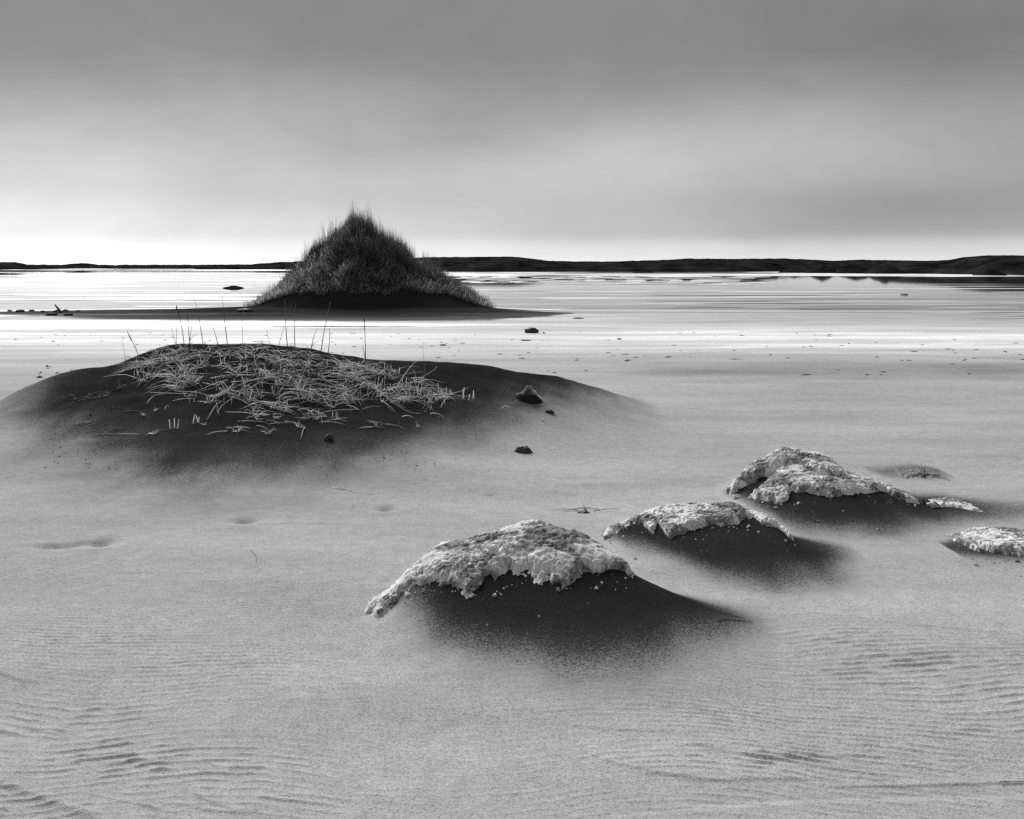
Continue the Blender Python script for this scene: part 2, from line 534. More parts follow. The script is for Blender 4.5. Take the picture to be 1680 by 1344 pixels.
class Strips:
    """tapering ribbons and thin tubes collected for ONE mesh"""
    def __init__(s):
        s.v = []; s.f = []

    def tube(s, pts, r0, r1, sides=4):
        n = len(pts); b = len(s.v)
        for i, p in enumerate(pts):
            p = Vector(p)
            d = Vector(pts[min(i + 1, n - 1)]) - Vector(pts[max(i - 1, 0)])
            if d.length < 1e-9: d = Vector((0, 0, 1))
            d.normalize()
            a = d.cross(Vector((0, 1, .3))).normalized() if abs(d.y) < .9 else d.cross(Vector((1, 0, 0))).normalized()
            c = d.cross(a)
            r = r0 + (r1 - r0) * i / (n - 1)
            for k in range(sides):
                t = 2 * math.pi * k / sides
                s.v.append(p + a * (r * math.cos(t)) + c * (r * math.sin(t)))
        for i in range(n - 1):
            for k in range(sides):
                k2 = (k + 1) % sides
                s.f.append((b + i * sides + k, b + i * sides + k2, b + (i + 1) * sides + k2, b + (i + 1) * sides + k))
        s.f.append(tuple(b + k for k in range(sides))[::-1])
        s.f.append(tuple(b + (n - 1) * sides + k for k in range(sides)))

    def build(s, name, mat, parent=None, origin=None):
        v = s.v
        if origin is not None:
            v = [p - origin for p in v]
        o = mesh_obj(name, [tuple(p) for p in v], s.f, mat, parent)
        if origin is not None:
            o.location = origin
        return o


# ------------------------------------------------------------------ materials
def new_mat(name):
    m = bpy.data.materials.new(name)
    m.use_nodes = True
    t = NT(m.node_tree)
    out = t.node('ShaderNodeOutputMaterial')
    b = t.node('ShaderNodeBsdfPrincipled')
    t.l.new(b.outputs[0], out.inputs[0])
    pos = t.node('ShaderNodeNewGeometry').outputs['Position']
    return m, t, b, pos


def sand_material():
    m, t, b, pos = new_mat('black_sand')
    grain = t.noise(pos, 230, 2, 0.6)
    grain2 = t.noise(pos, 90, 3, 0.7)
    broad = t.noise(t.mapping(pos, (.35, 1.0, 1)), 1.1, 4, 0.55)
    mott = t.noise(pos, 14, 4, 0.6)
    g = t.math('ADD', t.math('MULTIPLY', grain, .6), t.math('MULTIPLY', grain2, .4))
    # black windblown sand and painted slope shade in the drifts, paler sand on the flat; grains mix where they meet
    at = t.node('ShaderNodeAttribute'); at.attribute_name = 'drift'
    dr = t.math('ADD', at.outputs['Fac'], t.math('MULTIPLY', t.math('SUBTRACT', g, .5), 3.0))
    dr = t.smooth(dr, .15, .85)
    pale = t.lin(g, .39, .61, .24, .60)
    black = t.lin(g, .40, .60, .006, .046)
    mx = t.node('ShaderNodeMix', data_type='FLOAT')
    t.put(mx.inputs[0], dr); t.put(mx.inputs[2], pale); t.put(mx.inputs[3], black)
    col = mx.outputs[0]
    si = t.node('ShaderNodeAttribute'); si.attribute_name = 'pale_sheen'
    col = t.math('MULTIPLY', col, t.math('ADD', t.math('MULTIPLY', si.outputs['Fac'], 1.3), 1.0))  # painted water sheen lightens the sand colour
    col = t.math('MULTIPLY', col, t.lin(broad, .3, .7, .85, 1.15))
    col = t.math('MULTIPLY', col, t.lin(mott, .3, .7, .9, 1.1))
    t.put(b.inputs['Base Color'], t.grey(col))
    # wetter, smoother sand away on the flats
    sep = t.node('ShaderNodeSeparateXYZ'); t.put(sep.inputs[0], pos)
    streak = t.noise(t.mapping(pos, (.05, .55, 1)), 1.0, 4, .6)
    wet = t.math('MULTIPLY', t.smooth(sep.outputs[1], 12, 32), t.smooth(streak, .40, .60, .25, 1.0))
    low = t.smooth(sep.outputs[2], .0, .10, 1.0, 0.0)
    wet = t.math('MULTIPLY', wet, low)
    wet = t.math('MULTIPLY', wet, t.math('SUBTRACT', 1.0, t.math('MULTIPLY', at.outputs['Fac'], .9)))
    rough = t.lin(wet, 0, 1, .80, .42)
    t.put(b.inputs['Roughness'], t.math('ADD', rough, t.lin(grain2, .3, .7, -.05, .05)))
    b.inputs['IOR'].default_value = 1.5
    t.put(b.inputs['Specular IOR Level'], t.lin(wet, 0, 1, .0, .4))
    n1 = t.bump(g, .8, .005)
    n2 = t.bump(t.noise(t.mapping(pos, (.8, 1.6, 1)), 30, 3, .6), .35, .004, n1)
    t.put(b.inputs['Normal'], n2)
    return m


def rock_material():
    m, t, b, pos = new_mat('pale_crusted_rock')
    a = t.noise(pos, 11, 5, .62, .4)
    c = t.noise(pos, 55, 5, .7, .2)
    d = t.noise(t.mapping(pos, (1, 1, 2.2), (4, 2, 0)), 26, 4, .65, .6)
    fine = t.noise(pos, 190, 3, .7)
    big = t.noise(t.mapping(pos, (1, 1, 1.5), (1, 7, 0)), 5.5, 4, .6, .5)
    v = t.smooth(t.math('ADD', t.math('MULTIPLY', a, .5), t.math('MULTIPLY', c, .5)), .38, .52, .50, .93)
    pits = t.smooth(d, .36, .46, .25, 1.0)
    dull = t.smooth(big, .43, .53, 1.0, 0.0)
    pits = t.math('ADD', pits, t.math('MULTIPLY', t.math('SUBTRACT', 1.0, pits), t.smooth(big, .42, .6)), clamp=True)
    v = t.math('MULTIPLY', v, t.math('SUBTRACT', 1.0, t.math('MULTIPLY', dull, .62)))
    fl = t.smooth(fine, .32, .46, .55, 1.0)
    col = t.math('MULTIPLY', t.math('MULTIPLY', v, pits), fl)
    t.put(b.inputs['Base Color'], t.grey(col))
    b.inputs['Roughness'].default_value = .9
    b.inputs['Specular IOR Level'].default_value = .25
    n1 = t.bump(c, .65, .010)
    n2 = t.bump(fine, .8, .004, n1)
    t.put(b.inputs['Normal'], n2)
    return m


def plain_material(name, lo, hi, scale, rough=.8, spec=.3, bump=.4, dist=.01):
    m, t, b, pos = new_mat(name)
    n = t.noise(pos, scale, 4, .6)
    t.put(b.inputs['Base Color'], t.grey(t.lin(n, .3, .7, lo, hi)))
    b.inputs['Roughness'].default_value = rough
    b.inputs['Specular IOR Level'].default_value = spec
    if bump:
        t.put(b.inputs['Normal'], t.bump(n, bump, dist))
    return m


def water_material():
    m, t, b, pos = new_mat('still_water')
    b.inputs['Base Color'].default_value = (.02, .02, .02, 1)
    b.inputs['Roughness'].default_value = .03
    b.inputs['IOR'].default_value = 1.33
    n = t.noise(t.mapping(pos, (.25, 1.2, 1)), 1.4, 3, .55)
    t.put(b.inputs['Normal'], t.bump(n, .12, .008))
    return m


def blade_material(name, lo, hi, scale=2.0):
    m, t, b, pos = new_mat(name)
    geo = t.node('ShaderNodeNewGeometry')
    rnd = geo.outputs['Random Per Island']
    n = t.noise(pos, scale, 3, .6)
    v = t.math('MINIMUM', t.math('MULTIPLY', t.lin(rnd, 0, 1, lo, hi), t.lin(n, .3, .7, .6, 1.3)), .92)
    t.put(b.inputs['Base Color'], t.grey(v))
    b.inputs['Roughness'].default_value = .6
    b.inputs['Specular IOR Level'].default_value = .3
    tr = t.node('ShaderNodeBsdfTranslucent')
    t.put(tr.inputs[0], t.grey(v))
    mix = t.node('ShaderNodeMixShader')
    mix.inputs[0].default_value = .55
    t.l.new(b.outputs[0], mix.inputs[1]); t.l.new(tr.outputs[0], mix.inputs[2])
    out = [q for q in t.n if q.type == 'OUTPUT_MATERIAL'][0]
    t.l.new(mix.outputs[0], out.inputs[0])
    return m


SAND = sand_material()
ROCK = rock_material()
WATER = water_material()
GRASS_TOP = blade_material('dark_marram_blades', .02, .14, .8)
GRASS_LOW = blade_material('dead_marram_blades', .03, .66, .9)
STRAW = blade_material('bleached_straw', .50, 1.10, 9)
STRAW_DULL = blade_material('weathered_straw', .12, .42, 9)
DARKROCK = plain_material('damp_dark_stone', .02, .09, 20, .7, .4, .6, .02)
DULLCRUST = plain_material('weathered_crust', .03, .38, 60, .9, .2, .8, .01)
FARGRASS = plain_material('far_dune_grass', .002, .034, .16, .95, .0, .0)
WOOD = plain_material('weathered_driftwood', .04, .13, 30, .8)

# ------------------------------------------------------------------ ground
def build_ground():
    # rows follow even steps on the picture, columns are fans from the camera's foot
    rows = []
    py = 1440.0
    while py > 560:
        rows.append(FH / (py - HZ)); py -= 1.45
    while py > 437.5:
        rows.append(FH / (py - HZ)); py -= .8
    rows += [900, 1100, 1500, 2400, 4000]
    Y = np.array(rows)
    inner = np.linspace(-900, 900, 1000)
    outer = 900 + (np.linspace(0, 1, 40)[1:] ** 1.6) * 1900
    u = np.concatenate([-outer[::-1], inner, outer]) / F
    X = Y[:, None] * u[None, :]
    YY = np.repeat(Y[:, None], len(u), 1)
    Z = H(X, YY)
    v = np.stack([X, YY, Z], -1).reshape(-1, 3)
    o = mesh_obj('sand_flat', v, grid_faces(len(Y), len(u)), SAND)
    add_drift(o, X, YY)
    a = o.data.attributes.new('pale_sheen', 'FLOAT', 'POINT'); a.data.foreach_set('value', pale_sheen_mask(X, YY).astype(np.float32).ravel())
    tag(o, 'dark volcanic sand flat with low drifts, ripples and wet bars', kind='structure')
    # the same sand carried on around and behind the viewpoint
    b = 5000
    o = mesh_obj('sand_plain', [(-b, -b, -.25), (b, -b, -.25), (b, b, -.25), (-b, b, -.25)], [(0, 1, 2, 3)], SAND)
    tag(o, 'sand plain running on in every direction beneath the flat', kind='structure')
    o = mesh_obj('water', [(-900, 18, 0), (900, 18, 0), (1500, 1400, 0), (-1500, 1400, 0)], [(0, 1, 2, 3)], WATER)
    tag(o, 'thin sheet of still water lying over the far sand flats', kind='structure')


build_ground()


# ------------------------------------------------------------------ far dunes
def build_far():
    def band(name, top, base, Yb, depth, seed, label, bumpy):
        # silhouette rows over columns, foot row at distance Yb
        bx = [p[0] for p in top]; by = [p[1] for p in top]
        cols = np.arange(bx[0], bx[-1] + 1, 1.6)
        nr = 22
        V = []
        for j in range(nr):
            t = j / (nr - 1)
            Yb_ = np.interp(cols, [p[0] for p in Yb], [p[1] for p in Yb])
            Y = Yb_ + depth * t
            x = (cols - 840) / F * Y
            tp = np.interp(cols, bx, by)
            tp = tp + bumpy * (perlin(cols * .045, cols * 0 + seed, seed) + .5 * perlin(cols * .12, cols * 0, seed + 3) + .25 * perlin(cols * .4, cols * 0, seed + 5))
            ht = CH + (HZ - tp) / F * (Yb_ + depth * .62)
            prof = math.sin(min(t / .62, 1) * math.pi / 2) ** .8 if t < .62 else math.cos((t - .62) / .38 * math.pi / 2)
            z = ht * prof
            nz = fbm(x * .09, Y * .09, seed + 9, 4, .6)
            rr = np.abs(perlin(x * .13, Y * .13, seed + 20))
            z = z + (nz * .35 - rr * .5) * np.clip(ht, 0, 3) * .5 * math.sin(min(t / .5, 1) * math.pi) * (t < .55)
            if j == 0: z = z * 0 - .3
            if j == nr - 1: z = z * 0 - .3
            endf = np.clip(np.minimum(cols - cols[0], cols[-1] - cols) / 14, 0, 1)
            V.append(np.stack([x, Y, z * endf - .3 * (1 - endf)], -1))
        V = np.array(V).reshape(-1, 3)
        o = mesh_obj(name, V, grid_faces(nr, len(cols)), FARGRASS)
        tag(o, label, kind='structure')
        return o
    band('dunes', [(-700, 430), (-100, 427), (0, 430), (25, 430), (45, 434), (100, 434.5), (132, 431.5), (165, 434.5), (300, 434.5), (400, 434), (440, 431.5), (480, 429), (560, 428), (700, 424), (800, 422)],
         0, [(-700, 250), (0, 320), (60, 360), (150, 410), (480, 410), (700, 300), (800, 300)], 60, 3,
         'low dark dunes along the left horizon', .9)
    band('dunes', [(640, 425), (700, 422), (840, 421), (870, 424), (900, 428), (960, 429), (1010, 429), (1100, 426), (1130, 424), (1200, 425), (1240, 426), (1275, 432), (1300, 446)],
         0, [(640, 240), (840, 222), (1200, 226), (1300, 240)], 45, 13,
         'dark grass-covered dunes behind the water in the middle', .7)
    band('dunes', [(1180, 425), (1290, 424), (1370, 428), (1410, 426), (1520, 428), (1600, 426), (1800, 426)],
         0, [(1180, 430), (1800, 430)], 60, 23,
         'farther line of dunes behind the pyramid hummocks', .7)
    band('dunes', [(1425, 446), (1440, 434), (1470, 431), (1520, 429), (1560, 426), (1580, 422), (1620, 419), (1680, 419), (1800, 416), (2100, 420), (2600, 424)],
         0, [(1425, 190), (1520, 180), (1680, 160), (2600, 150)], 36, 33,
         'dark dune ridge rising towards the right edge', .5)


build_far()


def hummock(px0, px1, top, Y, label, seed, sharp=1.0):
    cx = ((px0 + px1) / 2 - 840) / F * Y
    rx = (px1 - px0) / 2 / F * Y
    ht = CH + (HZ - top) / F * Y
    n, m_ = 40, 26
    a = np.linspace(0, 2 * math.pi, n, endpoint=False)
    V = []
    for j in range(m_):
        t = j / (m_ - 1)
        r = t * (1 + .08 * perlin(np.cos(a) * 2 + 5, np.sin(a) * 2, seed))
        z = ht * (1 - t) ** sharp * (1 + .0 * a) + .12 * ht * fbm(np.cos(a) * 3 * t + 2, np.sin(a) * 3 * t, seed + 1, 3) * (1 - t) * 1.2 * min(1, t * 4)
        if j == m_ - 1: z = z * 0 - .25
        V.append(np.stack([np.cos(a) * r * rx, np.sin(a) * r * rx * 1.1, z], -1))
    V = np.array(V).reshape(-1, 3)
    f = []
    for j in range(m_ - 1):
        for k in range(n):
            k2 = (k + 1) % n
            f.append((j * n + k, j * n + k2, (j + 1) * n + k2, (j + 1) * n + k))
    o = mesh_obj('grassy_hummock', V, np.array(f), FARGRASS)
    o.location = (cx, Y, 0)
    tag(o, label, 'hummock', 'far hummocks standing in the water')
    return o


hummock(1276, 1332, 438.5, 205, 'lowest and leftmost dark hummock at the far right waterline', 5, .9)
hummock(1318, 1380, 434.5, 200, 'pointed dark hummock mirrored in the water, between gaps of bright water', 6, .95)
hummock(1366, 1446, 437, 192, 'broad low hummock right of the pointed one at the far waterline', 7, .8)
hummock(1415, 1490, 432, 186, 'peaked hummock merging into the dune ridge on the right', 8, .85)
hummock(1596, 1650, 440, 158, 'low dark hummock before the foot of the right dune ridge', 9, .9)
hummock(1035, 1075, 443, 205, 'flat dark hump at the waterline below the middle dunes', 10, .8)
hummock(122, 148, 443.2, 250, 'tiny dark mound on the flat near the left horizon', 11, .7)
hummock(366, 401, 468.5, 74, 'small dark rounded mound on the wet flat left of the big dune', 12, .6)


# ------------------------------------------------------------------ big grassy dune
def build_dune():
    root = empty('grassy_dune', (-5.2, 38.5, 0))
    tag(root, 'tall pointed sand dune overgrown with dark marram grass', 'dune')
    org = np.array([-5.2, 38.5, 0])
    xs = np.linspace(-10.2, .6, 260); ys = np.linspace(34.6, 44.2, 200)
    X, Y = np.meshgrid(xs, ys)
    Z = body_h(X, Y)
    g = RG(X.ravel(), Y.ravel()).reshape(X.shape)
    Z = np.where(g <= .002, Z - .3, Z)
    o = mesh_obj('sand_body', np.stack([X, Y, Z], -1).reshape(-1, 3) - org, grid_faces(len(ys), len(xs)), SAND, root)
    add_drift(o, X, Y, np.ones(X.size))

    def blades(name, N, mat, fn):
        xs = RNG.uniform(-9.6, .3, N * 6); ys = RNG.uniform(35.0, 43.5, N * 6)
        keep, L, lean, droop, wid = fn(xs, ys)
        idx = np.nonzero(keep)[0][:N]
        xs = xs[idx]; ys = ys[idx]; L = L[idx]; lean = lean[idx]; droop = droop[idx]; wid = wid[idx]
        zs = body_h(xs, ys) - .02
        n = len(idx)
        seg = 4
        az = lean[:, 1]; amt = lean[:, 0]
        V = np.zeros((n, seg + 1, 2, 3))
        ang = RNG.uniform(0, math.pi, n) * .6 - .3
        wx = np.cos(ang); wy = np.sin(ang)
        px = xs.copy(); py = ys.copy(); pz = zs.copy()
        for k in range(seg + 1):
            t = k / seg
            w = wid * (1 - t * .85)
            V[:, k, 0] = np.stack([px - wx * w, py - wy * w, pz], -1)
            V[:, k, 1] = np.stack([px + wx * w, py + wy * w, pz], -1)
            th = amt + droop * t ** 1.5
            st = L / seg
            px = px + np.sin(th) * np.cos(az) * st
            py = py + np.sin(th) * np.sin(az) * st
            pz = pz + np.cos(th) * st
        b = np.arange(n)[:, None] * (seg + 1) * 2 + np.arange(seg)[None, :] * 2
        b = b.ravel()
        f = np.stack([b, b + 1, b + 3, b + 2], 1)
        o = mesh_obj(name, V.reshape(-1, 3) - org, f, mat, root)
        o['kind'] = 'stuff'
        return o

    def common(xs, ys):
        g = RG(xs, ys)
        yc = RG.yc(xs)
        front = yc - ys
        hx = np.interp(xs, RG.t, RG.z)
        cl = fbm(xs * 1.1, ys * 1.1, 70, 3)
        edge = .42 + .16 * perlin(xs * 1.3, xs * 0, 3)     # bare foot of the slope
        edge = np.minimum(edge, .02 + hx * np.where(xs < -7.2, .22, .42))
        return g, front, hx, cl, edge

    def top(xs, ys):
        g, front, hx, cl, edge = common(xs, ys)
        keep = (g > edge * 1.3) & (RNG.rand(len(xs)) < .35 + .9 * sstep(cl, -.3, .3) )
        n = len(xs)
        L = RNG.uniform(.22, .58, n) * (.6 + .5 * sstep(cl, -.3, .4)) * (.7 + .45 * sstep(hx, .8, 2.9))
        lean = np.stack([np.abs(RNG.normal(.10, .10, n)), RNG.normal(0, .8, n)], -1)
        droop = RNG.uniform(0, .35, n)
        return keep, L, lean, droop, RNG.uniform(.004, .008, n)

    def low(xs, ys):
        g, front, hx, cl, edge = common(xs, ys)
        q = g / np.maximum(hx, .01)
        keep = (g > edge) & (front > -1.2) & (RNG.rand(len(xs)) < np.clip(1.25 - q * 1.15, .12, 1)) & (cl > -.35)
        n = len(xs)
        L = RNG.uniform(.16, .42, n)
        lean = np.stack([RNG.uniform(.1, 1.0, n), RNG.normal(-1.3, 1.1, n)], -1)
        droop = RNG.uniform(.4, 1.9, n)
        return keep, L, lean, droop, RNG.uniform(.006, .014, n)

    blades('standing_grass', 24000, GRASS_TOP, top)
    blades('drooping_grass', 17000, GRASS_LOW, low)

    def plume(xs, ys):
        g, front, hx, cl, edge = common(xs, ys)
        keep = (g > .12) & (np.abs(front) < 1.2) & (RNG.rand(len(xs)) < np.where(xs > -5.2, .9, .4)) & (fbm(xs * 1.6, ys * .3, 81, 3) > -.12)
        n = len(xs)
        L = RNG.uniform(.35, .82, n) * (.60 + .42 * sstep(hx, .5, 2.6)) * (.8 + .5 * sstep(fbm(xs * 2.2, ys * 2, 85, 2), -.2, .4))
        lean = np.stack([np.abs(RNG.normal(.06, .06, n)), RNG.normal(2.6, .8, n)], -1)
        droop = RNG.uniform(-.1, .25, n)
        return keep, L, lean, droop, RNG.uniform(.004, .009, n)
    blades('seed_stems', 4200, GRASS_TOP, plume)


build_dune()


# ------------------------------------------------------------------ crusted rocks
def rock_cap(name, back, front, thick, mat, parent=None, org=None, res=.0055, seed=1, rag=.03, edge_back=.10, lift=0.0, rough=.022):
    """slab lying over a sand crest. back / front: photo pixel polylines of the far and near edge"""
    fw = [(hit(px, py)) for px, py in front]
    bx = []; by = []
    for px, py, Y in back:
        bx.append((px - 840) / F * Y); by.append(Y + edge_back)
    fx = [p.x for p in fw]; fy = [p.y for p in fw]
    o_ = np.argsort(fx); fx = np.array(fx)[o_]; fy = np.array(fy)[o_]
    o_ = np.argsort(bx); bx = np.array(bx)[o_]; by = np.array(by)[o_]
    x0 = max(fx[0], bx[0]) - .03; x1 = min(fx[-1], bx[-1]) + .03
    xs = np.arange(x0, x1, res)
    y0 = fy.min() - .10; y1 = by.max() + .06
    ys = np.arange(y0, y1, res)
    X, Y = np.meshgrid(xs, ys)
    shp = X.shape
    x = X.ravel(); y = Y.ravel()
    yf = np.interp(x, fx, fy); yb = np.interp(x, bx, by)
    n1 = fbm(x * 13, y * 9, seed, 5, .68)
    yf = np.convolve(np.pad(yf.reshape(shp)[0], 3, mode='edge'), np.ones(7) / 7, 'valid')[None, :].repeat(shp[0], 0).ravel()
    df = y - yf + rag * n1
    db = yb - y + rag * .8 * fbm(x * 14 + 9, y * 14, seed + 4, 3, .6)
    dl = (x - x0 + .02 * n1) * 1.0
    dr = (x1 - x + .02 * n1) * 1.0
    d = np.minimum(np.minimum(df, db), np.minimum(dl, dr))
    t = np.where(d > 0, 1 - np.exp(-d / .024), d * 1.2)
    s = H(x, y, False)
    # crusty relief: stepped layers, pits and knobs
    big = fbm(x * 5.5, y * 7, seed + 11, 3, .55)
    lay = (big * 1.6 + 3.0 * s / .12)
    lay = (np.floor(lay) + sstep(lay - np.floor(lay), .55, 1.0)) / 2.6
    rid = 1 - np.abs(fbm(x * 22, y * 30, seed + 21, 4, .62)) * 1.3
    fin = fbm(x * 60, y * 60, seed + 31, 3, .7)
    inside = sstep(d, 0, .05)
    cl = sstep(fbm(x * 4.0, y * 5.0, seed + 41, 2), -.2, .35)
    z = s + lift + thick * t + inside * (rough * .8 * (lay - 3.0 * s / .12 / 2.6) + rough * (.10 + .36 * cl) * (rid - .6)) + (.0013 + .0025 * cl) * fin * np.clip(t, 0, 1) 
    ck = np.abs(fbm(x * 6.5 + .3 * y, y * 11, seed + 71, 3, .6)); ck2 = np.abs(fbm(x * 3.2, y * 7, seed + 81, 3, .6))
    z = z - inside * (.020 * np.exp(-(ck / .035) ** 2) * sstep(fbm(x * 5, y * 5, seed + 91, 2), -.1, .3) + .022 * np.exp(-(ck2 / .022) ** 2))
    z = np.where(d < -.02, s - .05, z)
    Vx = x + .004 * fbm(x * 45, z * 45 + y * 20, seed + 51, 2)
    Vy = y + .006 * fbm(x * 45 + 7, z * 45 + y * 10, seed + 61, 2)
    V = np.stack([Vx, Vy, z], -1)
    F4 = grid_faces(*shp)
    keep = (d[F4] > -.03).any(axis=1)
    F4 = F4[keep]
    used = np.unique(F4)
    remap = np.zeros(len(V), dtype=np.int64); remap[used] = np.arange(len(used))
    V = V[used]; F4 = remap[F4]
    if org is None:
        org = np.array([V[:, 0].mean(), V[:, 1].min(), V[:, 2].min()])
    o = mesh_obj(name, V - np.array(org), F4, mat, parent)
    if parent is None:
        o.location = org
    return o


def rock_piece(px, py, w, d, h, seed, name='rock_piece', mat=None, sink=.35):
    """small broken lump half sunk in the sand"""
    p = hit(px, py)
    n, m_ = 28, 16
    V = []; f = []
    for j in range(m_ + 1):
        th = math.pi * j / m_
        for k in range(n):
            ph = 2 * math.pi * k / n
            c = Vector((math.sin(th) * math.cos(ph), math.sin(th) * math.sin(ph), math.cos(th)))
            r = 1 + .35 * float(fbm(np.array([c.x * 1.7 + seed * 3.1]), np.array([c.y * 1.7 + c.z * 2.1]), seed, 4, .6)[0])
            V.append((c.x * r * w / 2, c.y * r * d / 2, c.z * r * h * .6 + h * (.6 - sink)))
    for j in range(m_):
        for k in range(n):
            k2 = (k + 1) % n
            f.append((j * n + k, (j + 1) * n + k, (j + 1) * n + k2, j * n + k2))
    o = mesh_obj(name, V, f, mat or ROCK)
    o.location = p
    return o


GR = 'pale crusted rocks sunk in the sand drifts'
oA = rock_cap('crusted_rock', [(606, 1006, 5.0), (640, 970, 5.05), (670, 925, 5.1), (750, 885, 5.16), (870, 868, 5.22), (960, 890, 5.14), (1030, 936, 5.0)],
              [(606, 1008), (625, 1009), (640, 1000), (655, 985), (662, 968), (700, 958), (742, 956), (750, 970), (770, 978), (784, 974), (776, 958), (790, 950), (830, 942), (860, 938),
               (875, 942), (888, 952), (897, 942), (915, 953), (930, 962), (944, 946), (960, 936), (985, 942), (1005, 938), (1031, 941)],
              .038, ROCK, seed=3, rag=.04)
tag(oA, 'largest and nearest pale crusted rock capping a dark sand drift', 'rock', GR)
oB = rock_cap('crusted_rock', [(998, 880, 6.28), (1060, 848, 6.36), (1100, 835, 6.4), (1200, 833, 6.4), (1262, 852, 6.3), (1301, 886, 6.15)],
              [(998, 883), (1010, 872), (1040, 857), (1058, 862), (1070, 852), (1085, 862), (1080, 888), (1095, 884), (1112, 876), (1145, 868), (1160, 862), (1180, 864), (1205, 864), (1222, 852), (1238, 848), (1252, 862), (1262, 868), (1280, 868), (1301, 889)],
              .034, ROCK, seed=14, rag=.034)
tag(oB, 'long low pale rock arched over the middle sand drift', 'rock', GR)
rc = empty('split_rock', (3.6 * .7, 7.2, .1))
tag(rc, 'pale split rock with a dark crack between its two slabs', 'rock', GR)
orgC = (3.6 * .7, 7.2, .1)
rock_cap('slab', [(1204, 806, 7.38), (1240, 770, 7.5), (1280, 750, 7.6), (1350, 757, 7.6), (1387, 780, 7.5)],
         [(1204, 812), (1218, 800), (1238, 791), (1262, 781), (1290, 773), (1310, 776), (1350, 790), (1378, 796), (1390, 796)],
         .085, ROCK, rc, orgC, seed=23, rag=.02, edge_back=.12, rough=.026)
rock_cap('slab', [(1216, 806, 6.98), (1240, 785, 7.10), (1270, 775, 7.2), (1310, 772, 7.38), (1350, 775, 7.5), (1400, 787, 7.5), (1440, 797, 7.38), (1480, 812, 7.3), (1506, 822, 7.28)],
         [(1214, 810), (1228, 817), (1243, 822), (1262, 822), (1280, 828), (1293, 818), (1296, 806), (1320, 808), (1345, 812), (1365, 817), (1385, 812), (1400, 808), (1430, 808), (1450, 806), (1470, 818), (1485, 822), (1502, 826)],
         .045, ROCK, rc, orgC, seed=29, rag=.03, edge_back=.11, rough=.024)
oD = rock_cap('crusted_rock', [(1574, 888, 6.2), (1620, 880, 6.3), (1680, 886, 6.3), (1740, 892, 6.2)],
              [(1574, 889), (1595, 893), (1602, 906), (1615, 913), (1630, 908), (1660, 912), (1700, 910), (1740, 905)],
              .036, ROCK, seed=35, rag=.04)
tag(oD, 'pale ragged rock cut by the right edge of the view', 'rock', GR)
oE = rock_cap('crusted_rock', [(1535, 828, 7.28), (1560, 825, 7.3), (1606, 838, 7.2)],
              [(1535, 832), (1555, 831), (1580, 834), (1606, 840)], .025, ROCK, seed=41, rag=.012, edge_back=.05)
tag(oE, 'thin sliver of pale rock right of the split rock', 'rock', GR)
oF = rock_cap('crusted_rock', [(1470, 784, 8.35), (1512, 776, 8.44), (1552, 786, 8.3)],
              [(1470, 786), (1495, 785), (1515, 781), (1530, 783), (1552, 788)], .010, DULLCRUST, seed=47, rag=.07, edge_back=.02)
tag(oF, 'small thin crust on the low sand hump behind the split rock', 'rock', GR)
for px, py, w, d, h, lab in [(1530, 832, .075, .05, .04, 'small pale knob at the left end of the thin rock sliver'),
                             (1210, 816, .06, .05, .02, 'pale chip of rock at the left foot of the split rock'),
                             (1476, 818, .05, .04, .03, 'first pale lump trailing right of the split rock'),
                             (1492, 820, .04, .04, .028, 'last pale lump trailing right of the split rock')]:
    o = rock_piece(px, py, w, d, h, int(px))
    tag(o, lab, 'rock', 'loose pale rock fragments')

# dark clods and stones
for px, py, w, d, h, lab in [
    (872, 546, .32, .25, .13, 'dark flat-topped clod alone on the bright flat right of the big dune'),
    (892, 547, .06, .05, .03, 'tiny dark crumb beside the flat-topped clod'),
    (859, 741, .14, .10, .06, 'dark rounded clod on the pale sand right of the straw mound'),
    (901, 677, .09, .07, .04, 'small dark clod below the capped tuft right of the straw mound'),
    (862, 559, .2, .1, .025, 'low dark crumb left of and nearer than the flat-topped clod'),
    (1016, 557, .09, .08, .03, 'small dark pebble alone on the right part of the flat'),
    (727, 567, .12, .08, .03, 'small dark pebble on the flat above the right end of the straw mound'),
    (948, 523, .3, .2, .04, 'thin dark scrap right of the big dune skirt'),
    (401, 511, .5, .4, .10, 'low pale-edged stone at the left foot of the big dune'),
    (118, 498, .0, .0, .0, None),
    (958, 841, .07, .05, .016, 'flat dark crumbly patch on the sand behind the nearest rock'),
    (540, 722, .07, .06, .055, 'small dark pointed clod below the straw mat'),
    (1484, 484, .4, .3, .07, 'dark speck of stone on the wet flat at far right'),
]:
    if lab is None: continue
    o = rock_piece(px, py, w, d, h, int(px + py), 'sand_clod' if 'clod' in lab or 'crumb' in lab else 'stone', DARKROCK, .55 if px > 850 and py > 600 else .35)
    tag(o, lab, 'clod' if 'clod' in lab or 'crumb' in lab else 'stone', 'dark clods and stones on the sand')
for k, (px, py, w) in enumerate([(16, 511, .15), (33, 512, .3), (52, 511, .18), (70, 512, .12), (108, 511, .22), (128, 511, .12), (85, 518, .35), (112, 518, .3)]):
    o = rock_piece(px, py, w, .15, .04 + w * .15, 60 + k, 'stone', DARKROCK)
    tag(o, ['outermost small dark stone at the left frame edge', 'long low dark stone second from the left frame edge', 'dark stone third from the left, left of the driftwood',
            'tiny dark stone nearest left of the driftwood branch', 'dark stone just right of the driftwood branch', 'last small stone right of the driftwood branch',
            'flat dark stone nearer the viewer below the driftwood', 'flat dark stone nearer the viewer, lower right of the driftwood'][k], 'stone', 'scattered stones round the driftwood')


